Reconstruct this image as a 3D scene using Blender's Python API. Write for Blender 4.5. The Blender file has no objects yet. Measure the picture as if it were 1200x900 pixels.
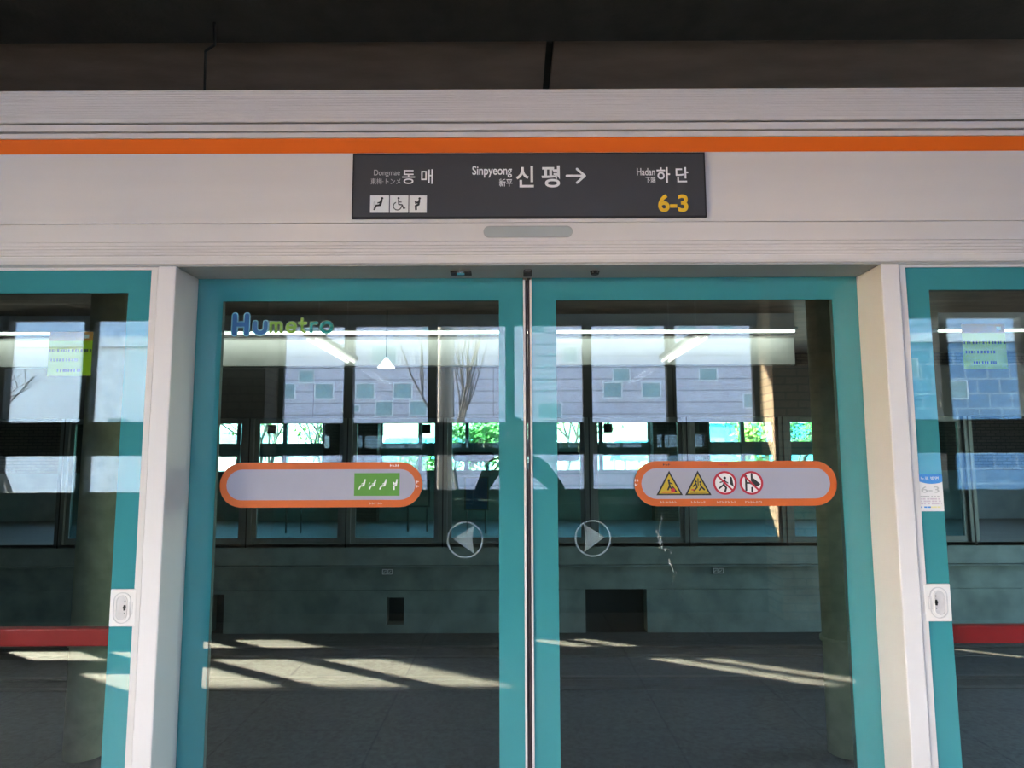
import bpy, bmesh, math, random
from mathutils import Vector, Matrix
from math import sin, cos, pi, radians
random.seed(7)
SC = bpy.context.scene
COL = SC.collection

# ------------------------------------------------------------------ camera
cam_d = bpy.data.cameras.new('camera'); cam_d.sensor_width = 36.0
cam_d.lens = 795.0 / 1200 * 36; cam_d.clip_start = 0.004; cam_d.clip_end = 500
cam = bpy.data.objects.new('camera', cam_d); COL.objects.link(cam)
PITCH, YAW, ROLL = radians(6.118), radians(-0.059), radians(-0.1934)
fw = Vector((sin(YAW) * cos(PITCH), cos(YAW) * cos(PITCH), sin(PITCH)))
rt = Vector((cos(YAW), -sin(YAW), 0)); up = rt.cross(fw)
r2 = cos(ROLL) * rt + sin(ROLL) * up; u2 = -sin(ROLL) * rt + cos(ROLL) * up
M = Matrix((r2, u2, -fw)).transposed().to_4x4(); M.translation = Vector((-0.057, -2.36, 1.5))
cam.matrix_world = M
SC.camera = cam

# ------------------------------------------------------------------ light and exposure
SUN_DIR = Vector((1.64, 1.0, -1.21)).normalized()        # the way the sunlight travels
SKY_STRENGTH, SUN_STRENGTH, EXPOSURE = 2.45, 78.0, 1.03
LAMP_STRENGTH = 6.0
w = bpy.data.worlds.new('sky'); SC.world = w; w.use_nodes = True
nt = w.node_tree; nt.nodes.clear()
sky = nt.nodes.new('ShaderNodeTexSky'); sky.sky_type = 'NISHITA'; sky.sun_disc = False
sky.sun_elevation = radians(32); sky.sun_rotation = radians(238.6); sky.air_density = 1.2; sky.dust_density = 2.0
bg = nt.nodes.new('ShaderNodeBackground'); bg.inputs['Strength'].default_value = SKY_STRENGTH
ow = nt.nodes.new('ShaderNodeOutputWorld')
nt.links.new(sky.outputs[0], bg.inputs[0]); nt.links.new(bg.outputs[0], ow.inputs[0])
sd = bpy.data.lights.new('sun', 'SUN'); sd.energy = SUN_STRENGTH; sd.angle = radians(0.53); sd.color = (1, 0.87, 0.68)
so = bpy.data.objects.new('sun', sd); COL.objects.link(so); so.location = (-40, -30, 30)
so.rotation_euler = SUN_DIR.to_track_quat('-Z', 'Y').to_euler()
def portal(x0, x1, y, z0, z1, face):
    l = bpy.data.lights.new('daylight_portal', 'AREA'); l.shape = 'RECTANGLE'; l.size = x1 - x0; l.size_y = z1 - z0
    l.cycles.is_portal = True
    o = bpy.data.objects.new('daylight_portal', l); COL.objects.link(o)
    o.location = ((x0 + x1) / 2, y, (z0 + z1) / 2); o.rotation_euler = (pi / 2 * face, 0, 0)
portal(-7.2, 7.2, -4.10, 1.14, 2.87, 1)        # windows behind the platform
portal(-9.0, 9.0, 14.12, 1.14, 2.87, -1)       # windows of the far platform
SC.view_settings.view_transform = 'Standard'; SC.view_settings.look = 'None'
SC.view_settings.exposure = EXPOSURE; SC.view_settings.gamma = 1.0; SC.view_settings.use_curve_mapping = False
cy = SC.cycles
cy.use_denoising = True; cy.max_bounces = 10; cy.diffuse_bounces = 5; cy.glossy_bounces = 5
cy.transparent_max_bounces = 40; cy.transmission_bounces = 6; cy.sample_clamp_indirect = 8.0
cy.caustics_reflective = False; cy.caustics_refractive = False

# ------------------------------------------------------------------ materials
def new_mat(name):
    m = bpy.data.materials.new(name); m.use_nodes = True
    n = m.node_tree; n.nodes.clear()
    out = n.nodes.new('ShaderNodeOutputMaterial')
    return m, n, out
def L(n, a, b): n.links.new(a, b)
def mat(name, col, rough=0.5, metal=0.0, var=0.06, scale=8.0, spec=0.5, bump=0.0, bscale=60.0, stretch=(1, 1, 1)):
    m, n, out = new_mat(name)
    p = n.nodes.new('ShaderNodeBsdfPrincipled')
    p.inputs['Roughness'].default_value = rough; p.inputs['Metallic'].default_value = metal
    p.inputs['Specular IOR Level'].default_value = spec
    tc = n.nodes.new('ShaderNodeTexCoord'); mp = n.nodes.new('ShaderNodeMapping'); mp.inputs['Scale'].default_value = stretch
    L(n, tc.outputs['Object'], mp.inputs[0])
    nz = n.nodes.new('ShaderNodeTexNoise'); nz.inputs['Scale'].default_value = scale; nz.inputs['Detail'].default_value = 5
    L(n, mp.outputs[0], nz.inputs['Vector'])
    r = n.nodes.new('ShaderNodeValToRGB')
    r.color_ramp.elements[0].position = 0.3; r.color_ramp.elements[1].position = 0.7
    r.color_ramp.elements[0].color = (*[max(0, c * (1 - var)) for c in col], 1)
    r.color_ramp.elements[1].color = (*[min(1, c * (1 + var)) for c in col], 1)
    L(n, nz.outputs['Fac'], r.inputs[0]); L(n, r.outputs[0], p.inputs['Base Color'])
    if bump:
        b = n.nodes.new('ShaderNodeTexNoise'); b.inputs['Scale'].default_value = bscale; b.inputs['Detail'].default_value = 3
        L(n, mp.outputs[0], b.inputs['Vector'])
        bp = n.nodes.new('ShaderNodeBump'); bp.inputs['Strength'].default_value = bump; bp.inputs['Distance'].default_value = 0.01
        L(n, b.outputs['Fac'], bp.inputs['Height']); L(n, bp.outputs[0], p.inputs['Normal'])
    L(n, p.outputs[0], out.inputs[0])
    return m
def schlick(n, f0, f90=0.9):
    lw = n.nodes.new('ShaderNodeLayerWeight'); lw.inputs['Blend'].default_value = 0.5
    pw = n.nodes.new('ShaderNodeMath'); pw.operation = 'POWER'; pw.inputs[1].default_value = 5
    L(n, lw.outputs['Facing'], pw.inputs[0])
    ml = n.nodes.new('ShaderNodeMath'); ml.operation = 'MULTIPLY_ADD'; ml.inputs[1].default_value = f90 - f0; ml.inputs[2].default_value = f0
    L(n, pw.outputs[0], ml.inputs[0])
    return ml.outputs[0]
def glass(name, tint, f0, alpha=None):
    m, n, out = new_mat(name)
    t = n.nodes.new('ShaderNodeBsdfTransparent'); t.inputs[0].default_value = (*tint, 1)
    g = n.nodes.new('ShaderNodeBsdfGlossy'); g.inputs['Roughness'].default_value = 0.0
    nz = n.nodes.new('ShaderNodeTexNoise'); nz.inputs['Scale'].default_value = 5
    cr = n.nodes.new('ShaderNodeValToRGB')
    cr.color_ramp.elements[0].color = (0.93, 0.95, 0.96, 1); cr.color_ramp.elements[1].color = (1, 1, 1, 1)
    L(n, nz.outputs['Fac'], cr.inputs[0]); L(n, cr.outputs[0], g.inputs[0])
    mx = n.nodes.new('ShaderNodeMixShader')
    L(n, schlick(n, f0), mx.inputs[0]); L(n, t.outputs[0], mx.inputs[1]); L(n, g.outputs[0], mx.inputs[2])
    L(n, mx.outputs[0], out.inputs[0])
    return m
def coated(name, col, f0):
    m, n, out = new_mat(name)
    d = n.nodes.new('ShaderNodeBsdfDiffuse')
    tc = n.nodes.new('ShaderNodeTexCoord'); nz = n.nodes.new('ShaderNodeTexNoise'); nz.inputs['Scale'].default_value = 3
    L(n, tc.outputs['Object'], nz.inputs['Vector'])
    r = n.nodes.new('ShaderNodeValToRGB')
    r.color_ramp.elements[0].color = (*[c * 0.94 for c in col], 1); r.color_ramp.elements[1].color = (*[c * 1.06 for c in col], 1)
    L(n, nz.outputs['Fac'], r.inputs[0]); L(n, r.outputs[0], d.inputs[0])
    g = n.nodes.new('ShaderNodeBsdfGlossy'); g.inputs['Roughness'].default_value = 0.0
    mx = n.nodes.new('ShaderNodeMixShader')
    L(n, schlick(n, f0), mx.inputs[0]); L(n, d.outputs[0], mx.inputs[1]); L(n, g.outputs[0], mx.inputs[2])
    L(n, mx.outputs[0], out.inputs[0])
    return m
def film(name, col, alpha, rough=0.5):
    m, n, out = new_mat(name)
    t = n.nodes.new('ShaderNodeBsdfTransparent'); d = n.nodes.new('ShaderNodeBsdfDiffuse')
    nz = n.nodes.new('ShaderNodeTexNoise'); nz.inputs['Scale'].default_value = 12
    r = n.nodes.new('ShaderNodeValToRGB')
    r.color_ramp.elements[0].color = (*[c * 0.93 for c in col], 1); r.color_ramp.elements[1].color = (*[min(1, c * 1.05) for c in col], 1)
    L(n, nz.outputs['Fac'], r.inputs[0]); L(n, r.outputs[0], d.inputs[0])
    mx = n.nodes.new('ShaderNodeMixShader'); mx.inputs[0].default_value = alpha
    L(n, t.outputs[0], mx.inputs[1]); L(n, d.outputs[0], mx.inputs[2]); L(n, mx.outputs[0], out.inputs[0])
    return m
def lamp_mat(name, col, strength):
    m, n, out = new_mat(name)
    e = n.nodes.new('ShaderNodeEmission'); e.inputs[0].default_value = (*col, 1); e.inputs[1].default_value = strength
    L(n, e.outputs[0], out.inputs[0]); return m
def brick(name, c1, c2, mortar, w=0.23, h=0.075, ms=0.008, rough=0.85, axes='XZ', squash=0.5):
    m, n, out = new_mat(name)
    p = n.nodes.new('ShaderNodeBsdfPrincipled'); p.inputs['Roughness'].default_value = rough
    g = n.nodes.new('ShaderNodeNewGeometry'); s = n.nodes.new('ShaderNodeSeparateXYZ'); L(n, g.outputs['Position'], s.inputs[0])
    cb = n.nodes.new('ShaderNodeCombineXYZ')
    if axes == 'XZ':
        ad = n.nodes.new('ShaderNodeMath'); ad.operation = 'ADD'
        L(n, s.outputs[0], ad.inputs[0]); L(n, s.outputs[1], ad.inputs[1]); L(n, ad.outputs[0], cb.inputs[0]); L(n, s.outputs[2], cb.inputs[1])
    else:
        L(n, s.outputs[0], cb.inputs[0]); L(n, s.outputs[1], cb.inputs[1])
    b = n.nodes.new('ShaderNodeTexBrick'); b.offset = squash
    b.inputs['Scale'].default_value = 1.0; b.inputs['Brick Width'].default_value = w; b.inputs['Row Height'].default_value = h
    b.inputs['Mortar Size'].default_value = ms; b.inputs['Mortar Smooth'].default_value = 0.1
    b.inputs['Color1'].default_value = (*c1, 1); b.inputs['Color2'].default_value = (*c2, 1); b.inputs['Mortar'].default_value = (*mortar, 1)
    L(n, cb.outputs[0], b.inputs['Vector'])
    nz = n.nodes.new('ShaderNodeTexNoise'); nz.inputs['Scale'].default_value = 90; nz.inputs['Detail'].default_value = 4
    L(n, g.outputs['Position'], nz.inputs['Vector'])
    mr = n.nodes.new('ShaderNodeMapRange'); mr.inputs['From Min'].default_value = 0.3; mr.inputs['From Max'].default_value = 0.7
    mr.inputs['To Min'].default_value = 0.72; mr.inputs['To Max'].default_value = 1.25
    L(n, nz.outputs['Fac'], mr.inputs[0])
    mm = n.nodes.new('ShaderNodeMix'); mm.data_type = 'RGBA'; mm.blend_type = 'MULTIPLY'; mm.inputs[0].default_value = 1
    L(n, b.outputs['Color'], mm.inputs[6]); L(n, mr.outputs[0], mm.inputs[7])
    L(n, mm.outputs[2], p.inputs['Base Color']); L(n, p.outputs[0], out.inputs[0])
    return m

WHITE = mat('painted_aluminium', (0.66, 0.61, 0.595), 0.38, 0, 0.03, 3, 0.5, stretch=(0.3, 1, 4))
WHITE2 = mat('white_post_paint', (0.71, 0.66, 0.665), 0.40, 0, 0.03, 3, 0.45)
GREYP = mat('soffit_grey', (0.36, 0.36, 0.345), 0.5, 0, 0.05, 4)
ORANGE = mat('orange_stripe', (0.84, 0.145, 0.004), 0.4, 0, 0.03, 2)
BLACK = mat('black_rubber', (0.012, 0.010, 0.012), 0.6, 0, 0.1, 6)
RUBBER = mat('dark_seal', (0.035, 0.020, 0.026), 0.55, 0, 0.1, 6)
SIGN = mat('sign_charcoal', (0.044, 0.044, 0.048), 0.45, 0, 0.05, 5)
INK = mat('white_print', (0.85, 0.84, 0.83), 0.6, 0, 0.02, 5)
INKY = mat('yellow_print', (0.85, 0.50, 0.015), 0.6, 0, 0.03, 5)
INKB = mat('black_print', (0.02, 0.02, 0.02), 0.6, 0, 0.03, 5)
INKG = mat('faint_print', (0.50, 0.49, 0.48), 0.6, 0, 0.02, 5)
TILE = mat('white_tile', (0.80, 0.79, 0.77), 0.5, 0, 0.03, 5)
TEAL = coated('teal_glass_border', (0.048, 0.262, 0.295), 0.105)
PANE = glass('door_glass', (0.80, 0.90, 0.89), 0.062)
PANE2 = glass('side_panel_glass', (0.80, 0.90, 0.89), 0.062)
FARPANE = glass('far_glass', (0.55, 0.74, 0.72), 0.04)
WINPANE = glass('window_glass', (0.96, 0.98, 0.98), 0.03)
PILLO = mat('pill_orange', (0.56, 0.105, 0.007), 0.45, 0, 0.04, 6)
PILLW = mat('pill_lilac_white', (0.345, 0.338, 0.425), 0.5, 0, 0.03, 4)
GREEN = mat('green_tile', (0.085, 0.27, 0.028), 0.5, 0, 0.04, 6)
YEL = mat('warning_yellow', (0.50, 0.34, 0.015), 0.5, 0, 0.05, 6)
RED = mat('prohibition_red', (0.48, 0.015, 0.035), 0.5, 0, 0.05, 6)
DIMINK = mat('pale_caption', (0.60, 0.36, 0.28), 0.6, 0, 0.02, 5)
BARRED = mat('red_push_bar', (0.55, 0.012, 0.016), 0.4, 0, 0.08, 5)
BLUE = mat('logo_blue', (0.008, 0.10, 0.27), 0.45, 0, 0.05, 9)
LBLUE = mat('logo_light_outline', (0.20, 0.46, 0.56), 0.5, 0, 0.04, 9)
LOGREEN = film('logo_green', (0.27, 0.50, 0.08), 0.7)
LOGTEAL = film('logo_teal', (0.05, 0.38, 0.37), 0.72)
LOGPALE = film('logo_pale_outline', (0.45, 0.60, 0.45), 0.55)
DECAL = film('frosted_decal', (0.36, 0.46, 0.50), 0.30)
SMEAR = film('dried_smear', (0.6, 0.66, 0.66), 0.22)
STKY = film('sticker_lime', (0.40, 0.50, 0.025), 0.97)
STKO = film('sticker_orange', (0.62, 0.22, 0.05), 0.97)
STKB = mat('sticker_blue', (0.045, 0.25, 0.66), 0.5, 0, 0.05, 9)
STKW = mat('sticker_white', (0.78, 0.75, 0.74), 0.5, 0, 0.03, 9)
PINK = mat('sticker_pink', (0.62, 0.52, 0.58), 0.5, 0, 0.03, 9)
SYEL = mat('sticker_cream', (0.80, 0.70, 0.36), 0.5, 0, 0.03, 9)
PLASTIC = mat('ivory_plastic', (0.76, 0.71, 0.69), 0.4, 0, 0.03, 9)
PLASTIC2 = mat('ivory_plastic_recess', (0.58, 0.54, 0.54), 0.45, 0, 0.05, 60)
LENS = mat('lamp_lens', (0.40, 0.42, 0.42), 0.25, 0, 0.03, 9)
CHROME = mat('chrome', (0.75, 0.75, 0.74), 0.15, 1.0, 0.03, 9)
STEEL = mat('grey_frame_steel', (0.14, 0.155, 0.15), 0.5, 0.2, 0.08, 5)
FARDARK = mat('far_machinery_cover', (0.05, 0.052, 0.05), 0.6, 0, 0.1, 5)
FARWHITE = mat('far_gloss_white', (0.80, 0.79, 0.74), 0.35, 0, 0.03, 2)
WINFRAME = mat('bronze_window_frame', (0.030, 0.036, 0.036), 0.5, 0.1, 0.1, 6)
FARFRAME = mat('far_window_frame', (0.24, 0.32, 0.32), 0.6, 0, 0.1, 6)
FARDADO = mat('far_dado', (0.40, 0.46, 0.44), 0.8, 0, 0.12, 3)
FARWIN = glass('far_window_glass', (0.74, 0.79, 0.80), 0.03)
SPANDREL = mat('spandrel_panel', (0.032, 0.040, 0.040), 0.6, 0, 0.1, 6)
BRICK = brick('brown_brick', (0.15, 0.118, 0.092), (0.115, 0.092, 0.074), (0.050, 0.044, 0.038))
SUNBRICK = brick('sunlit_brick', (0.42, 0.29, 0.19), (0.36, 0.25, 0.165), (0.16, 0.12, 0.09))  # brick coloured lighter to stand for sun on the right pillar
GRANITE = brick('granite_paving', (0.26, 0.245, 0.222), (0.235, 0.223, 0.204), (0.11, 0.106, 0.098), 0.8, 0.6, 0.006, 0.55, 'XY', 0.0)
DADO = mat('dark_dado', (0.055, 0.058, 0.055), 0.8, 0, 0.12, 3)
CEIL = mat('brown_ceiling', (0.34, 0.225, 0.17), 0.55, 0, 0.18, 5, 0.5, 0.35, 30, (0.4, 1, 1))
CEILD = mat('dark_beam', (0.065, 0.056, 0.045), 0.75, 0, 0.2, 6, 0.3, 0.2, 40)
CONC = mat('pit_concrete', (0.19, 0.225, 0.21), 0.9, 0, 0.25, 2.5, 0.3, 0.3, 20)
CONCD = mat('ledge_concrete', (0.21, 0.25, 0.24), 0.85, 0, 0.2, 3, 0.3)
BALLAST = mat('track_bed', (0.040, 0.042, 0.043), 0.95, 0, 0.4, 20, 0.2, 0.8, 14)
RAIL = mat('rusty_rail', (0.040, 0.033, 0.028), 0.8, 0.0, 0.2, 12)
OLIVE = mat('olive_column_paint', (0.34, 0.33, 0.225), 0.7, 0, 0.18, 6, 0.35, 0.3, 25)
TUBE = lamp_mat('fluorescent_tube', (1.0, 0.97, 0.90), LAMP_STRENGTH)
TUBE2 = lamp_mat('strip_lamp', (1.0, 0.95, 0.86), LAMP_STRENGTH * 1.2)
CONEGLOW = lamp_mat('lit_cone_shade', (1.0, 0.97, 0.9), 1.5)
LAMPBODY = mat('lamp_body', (0.55, 0.55, 0.54), 0.5, 0, 0.03, 6)

# ------------------------------------------------------------------ mesh builder
class MB:
    def __init__(s): s.bm = bmesh.new(); s.mats = []
    def mi(s, m):
        if m not in s.mats: s.mats.append(m)
        return s.mats.index(m)
    def face(s, vs, m):
        try: f = s.bm.faces.new(vs)
        except ValueError: return None
        f.material_index = s.mi(m); return f
    def box(s, x0, x1, y0, y1, z0, z1, m, bev=0.0):
        x0, x1 = sorted((x0, x1)); y0, y1 = sorted((y0, y1)); z0, z1 = sorted((z0, z1))
        v = [s.bm.verts.new(p) for p in ((x0, y0, z0), (x1, y0, z0), (x1, y1, z0), (x0, y1, z0), (x0, y0, z1), (x1, y0, z1), (x1, y1, z1), (x0, y1, z1))]
        fs = [s.face([v[i] for i in q], m) for q in ((0, 1, 5, 4), (1, 2, 6, 5), (2, 3, 7, 6), (3, 0, 4, 7), (4, 5, 6, 7), (3, 2, 1, 0))]
        if bev:
            es = list({e for f in fs for e in f.edges})
            bmesh.ops.bevel(s.bm, geom=es, offset=bev, segments=2, affect='EDGES', profile=0.5)
        return s
    def prism(s, pts, y0, y1, m):                       # polygon in x,z pushed along y
        a = [s.bm.verts.new((x, y0, z)) for x, z in pts]; b = [s.bm.verts.new((x, y1, z)) for x, z in pts]
        s.face(a, m); s.face(b[::-1], m)
        for i in range(len(pts)):
            j = (i + 1) % len(pts); s.face([a[j], a[i], b[i], b[j]], m)
        return s
    def ring(s, outer, inner, y0, y1, m):               # two outlines with the same point count
        n = len(outer)
        oa = [s.bm.verts.new((x, y0, z)) for x, z in outer]; ia = [s.bm.verts.new((x, y0, z)) for x, z in inner]
        ob = [s.bm.verts.new((x, y1, z)) for x, z in outer]; ib = [s.bm.verts.new((x, y1, z)) for x, z in inner]
        for i in range(n):
            j = (i + 1) % n
            s.face([oa[i], oa[j], ia[j], ia[i]], m); s.face([ob[j], ob[i], ib[i], ib[j]], m)
            s.face([oa[j], oa[i], ob[i], ob[j]], m); s.face([ia[i], ia[j], ib[j], ib[i]], m)
        return s
    def rect_ring(s, o, i, y0, y1, m):
        q = lambda r: [(r[0], r[2]), (r[1], r[2]), (r[1], r[3]), (r[0], r[3])]
        return s.ring(q(o), q(i), y0, y1, m)
    def profile(s, yz, x0, x1, m):                      # outline in y,z pushed along x
        a = [s.bm.verts.new((x0, y, z)) for y, z in yz]; b = [s.bm.verts.new((x1, y, z)) for y, z in yz]
        s.face(a, m); s.face(b[::-1], m)
        for i in range(len(yz)):
            j = (i + 1) % len(yz); s.face([a[j], a[i], b[i], b[j]], m)
        return s
    def disc(s, cx, cz, r, y0, y1, m, n=28):
        return s.prism([(cx + r * cos(2 * pi * k / n), cz + r * sin(2 * pi * k / n)) for k in range(n)], y0, y1, m)
    def stroke(s, pts, wd, yf, y1, m, closed=False):    # round-ended line
        h = wd / 2; pr = list(zip(pts, pts[1:])) + ([(pts[-1], pts[0])] if closed else [])
        for (ax, az), (bx, bz) in pr:
            a = math.atan2(bz - az, bx - ax); n = 6
            o = [(bx + h * cos(a - pi / 2 + pi * k / n), bz + h * sin(a - pi / 2 + pi * k / n)) for k in range(n + 1)]
            o += [(ax + h * cos(a + pi / 2 + pi * k / n), az + h * sin(a + pi / 2 + pi * k / n)) for k in range(n + 1)]
            s.lift = (getattr(s, 'lift', 0) + 1) % 11     # overlapping strokes never share a plane
            s.prism(o, yf - s.lift * 2.5e-5, y1, m)
        return s
    def tube(s, pts, r, m, n=10, cap=True):             # round bar through 3-D points, r a number or a list
        pts = [Vector(p) for p in pts]; rs = r if isinstance(r, (list, tuple)) else [r] * len(pts)
        rings = []
        for i, p in enumerate(pts):
            d = (pts[min(i + 1, len(pts) - 1)] - pts[max(i - 1, 0)]).normalized()
            a = d.orthogonal().normalized() if i == 0 else (pa - d * pa.dot(d)).normalized()
            pa = a; b = d.cross(a)
            rings.append([s.bm.verts.new(p + rs[i] * (cos(2 * pi * k / n) * a + sin(2 * pi * k / n) * b)) for k in range(n)])
        for A, B in zip(rings, rings[1:]):
            for k in range(n):
                f = s.face([A[k], A[(k + 1) % n], B[(k + 1) % n], B[k]], m)
                if f: f.smooth = True
        if cap: s.face(rings[0][::-1], m); s.face(rings[-1], m)
        return s
    def text(s, body, x0, x1, z0, z1, y, m, bold=0.0, thick=0.0008):     # letters fitted into a box on a plane facing -y
        cu = bpy.data.curves.new('lettering', 'FONT'); cu.body = body; cu.offset = bold; cu.extrude = 0
        ob = bpy.data.objects.new('lettering', cu)
        me = bpy.data.meshes.new_from_object(ob)
        xs = [v.co.x for v in me.vertices]; ys = [v.co.y for v in me.vertices]
        ax, bx, ay, by = min(xs), max(xs), min(ys), max(ys)
        vs = [s.bm.verts.new((x0 + (v.co.x - ax) / (bx - ax) * (x1 - x0), y, z0 + (v.co.y - ay) / (by - ay) * (z1 - z0))) for v in me.vertices]
        for p in me.polygons:
            s.face([vs[i] for i in p.vertices], m)
        bpy.data.objects.remove(ob); bpy.data.curves.remove(cu); bpy.data.meshes.remove(me)
        return s
    def build(s, name, parent=None, loc=None):
        bmesh.ops.recalc_face_normals(s.bm, faces=s.bm.faces)
        o0 = Vector(loc) if loc is not None else (ORIGIN.get(parent.name, Vector()) if parent else Vector())
        for v in s.bm.verts: v.co -= o0
        me = bpy.data.meshes.new(name); s.bm.to_mesh(me); s.bm.free()
        for m in s.mats: me.materials.append(m)
        o = bpy.data.objects.new(name, me); COL.objects.link(o)
        if parent: o.parent = parent
        else: o.location = o0
        ORIGIN[o.name] = o0
        return o
ORIGIN = {}
def thing(name, label, cat, loc, group=None):
    o = bpy.data.objects.new(name, None); COL.objects.link(o); o.location = loc; o.empty_display_size = 0.1
    o['label'] = label; o['category'] = cat
    if group: o['group'] = group
    ORIGIN[o.name] = Vector(loc)
    return o
def tag(o, label, cat, group=None):
    o['label'] = label; o['category'] = cat
    if group: o['group'] = group
    return o
def struct(o):
    o['kind'] = 'structure'; return o
def copy_tree(o, loc=None, parent=None):
    c = o.copy(); COL.objects.link(c); c.parent = parent
    if loc is not None: c.location = loc
    for ch in list(o.children): copy_tree(ch, None, c)
    return c

# ================================================================== THE SETTING
struct(MB().box(-14, 14, -4.1, 0.30, -0.30, 0.0, GRANITE).build('floor'))
struct(MB().box(-14, 14, 0.26, 0.40, -1.6, -0.02, CONC).build('wall_track_side'))
BAY = [(-7.3, -3.42), (-2.41, 2.41), (3.45, 7.3)]       # window bays between the brick pillars
MULL = [[-6.55, -5.74, -4.94, -4.12], [-1.70, -0.86, -0.085, 0.69, 1.53], [4.06, 4.86, 5.66, 6.45]]
ZS = (1.14, 1.52, 1.84, 2.87)                           # sill, lower pane top, upper pane bottom, head
def station_wall(y_in, s, name, wn, sx):
    """wall with three bays of windows; s = direction from the room to the open air, sx = stretch along the track"""
    y0, y1 = y_in, y_in + s * 0.10
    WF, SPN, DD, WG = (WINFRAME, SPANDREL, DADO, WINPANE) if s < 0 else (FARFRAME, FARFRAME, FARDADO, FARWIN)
    b = MB(); b.box(-14, 14, y0, y1, 0, ZS[0], DD); b.box(-14, 14, y0, y1, ZS[3], 4.0, BRICK)
    b.box(-14, -7.3 * sx, y0, y1, ZS[0], ZS[3], BRICK); b.box(7.3 * sx, 14, y0, y1, ZS[0], ZS[3], BRICK)
    b.box(-3.42 * sx, -2.41 * sx, y0, y1, ZS[0], ZS[3], BRICK); b.box(2.41 * sx, 3.45 * sx, y0, y1, ZS[0], ZS[3], BRICK)
    struct(b.build(name))
    pl = MB()
    for a, c in ((-2.84, -2.41), (2.41, 2.86)):
        struct(MB().box(a * sx, c * sx, y0, y0 - s * 0.34, 0, 4.0, SUNBRICK if s < 0 and a > 0 else BRICK).build('pillar'))
    struct(MB().box(-14, 14, y0, y0 - s * 0.10, ZS[3] + 0.10, ZS[3] + 0.14, BRICK).build('trim_%d' % (wn + 10)))
    for i, (a, c) in enumerate(BAY):
        a *= sx; c *= sx; ya, yb = y0 + s * 0.02, y0 + s * 0.08
        f = MB()
        f.box(a, c, ya, yb, ZS[0], ZS[0] + 0.04, WF); f.box(a, c, ya, yb, ZS[3] - 0.05, ZS[3], WF)
        f.box(a, a + 0.05, ya, yb, ZS[0], ZS[3], WF); f.box(c - 0.05, c, ya, yb, ZS[0], ZS[3], WF)
        f.box(a, c, ya, yb, ZS[1], ZS[2], SPN)
        for x in MULL[i]:
            f.box(x * sx - 0.045, x * sx + 0.045, y0 - s * 0.02, yb, ZS[0], ZS[3], WF)
        win = struct(f.build('window_%d' % (wn + i)))
        xs = [a] + [x * sx for x in MULL[i]] + [c]
        for p, q in zip(xs, xs[1:]):
            MB().box(p + 0.04, q - 0.04, y0 + s * 0.045, y0 + s * 0.052, ZS[0] + 0.02, ZS[3] - 0.02, WG).build('window_pane', win)
station_wall(-4.02, -1, 'wall_back', 1, 1.0)
# roof over the platform and the tracks
b = MB()
for x0, x1 in ((-14, 0.155), (0.20, 14)):
    b.box(x0, x1, 1.45, 14.2, 4.0, 4.12, CEIL)
b.box(-14, 14, -4.1, 1.45, 4.0, 4.12, CEIL); b.box(0.15, 0.21, 1.45, 14.2, 4.03, 4.12, CEILD)
struct(b.build('ceiling'))
struct(MB().box(-14, 14, 0.9, 1.395, 3.93, 4.0, CEILD).build('beam'))
struct(MB().box(-14, 14, 0.40, 9.75, -1.75, -1.52, BALLAST).build('ground'))
for sd_, nm in ((-1, 'wall_left'), (1, 'wall_right')):
    b = MB(); xa, xb = sd_ * 14, sd_ * 14.1                     # unseen end walls added to darken the pit, right opening sized for daylight
    if sd_ < 0: b.box(xa, xb, -4.1, 14.2, -1.75, 4.1, BRICK)
    else:
        b.box(xa, xb, -4.1, 2.5, -1.75, 4.1, BRICK); b.box(xa, xb, 7.5, 14.2, -1.75, 4.1, BRICK)
        b.box(xa, xb, 2.5, 7.5, 3.4, 4.1, BRICK); b.box(xa, xb, 2.5, 7.5, -1.75, -1.0, BRICK)
    struct(b.build(nm))
tag(MB().tube([(-1.72, 1.20, 3.92), (-1.80, 1.39, 3.915), (-1.93, 1.55, 3.975), (-2.14, 2.0, 3.972), (-2.16, 3.0, 3.975), (-2.18, 6.0, 3.975)], .008, BLACK, 8).build('cable', None, (-2.05, 2.2, 3.97)), 'thin black cable running along the brown ceiling', 'cable')
# unseen roof edge and hanging screens, added to shape the floor's sun streaks
b = MB(); b.box(-14, 14, -6.8, -4.12, 5.9, 6.1, CEILD); b.box(-14, 14, -4.35, -4.12, 4.0, 5.95, CEILD); b.box(-14, 14, -4.35, -4.0, 4.1, 4.2, CEILD)
struct(b.build('roof'))
for i, (a, c) in enumerate(((-14.0, -9.80), (-7.56, -5.86), (-5.39, -5.28), (-5.07, -2.35), (-1.80, 2.0))):
    struct(MB().box(a, c, -6.54, -6.50, 3.95, 5.9, FARDARK).build('trim_%d' % (i + 1)))  # added sun blockers, numbered along with the trims

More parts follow.
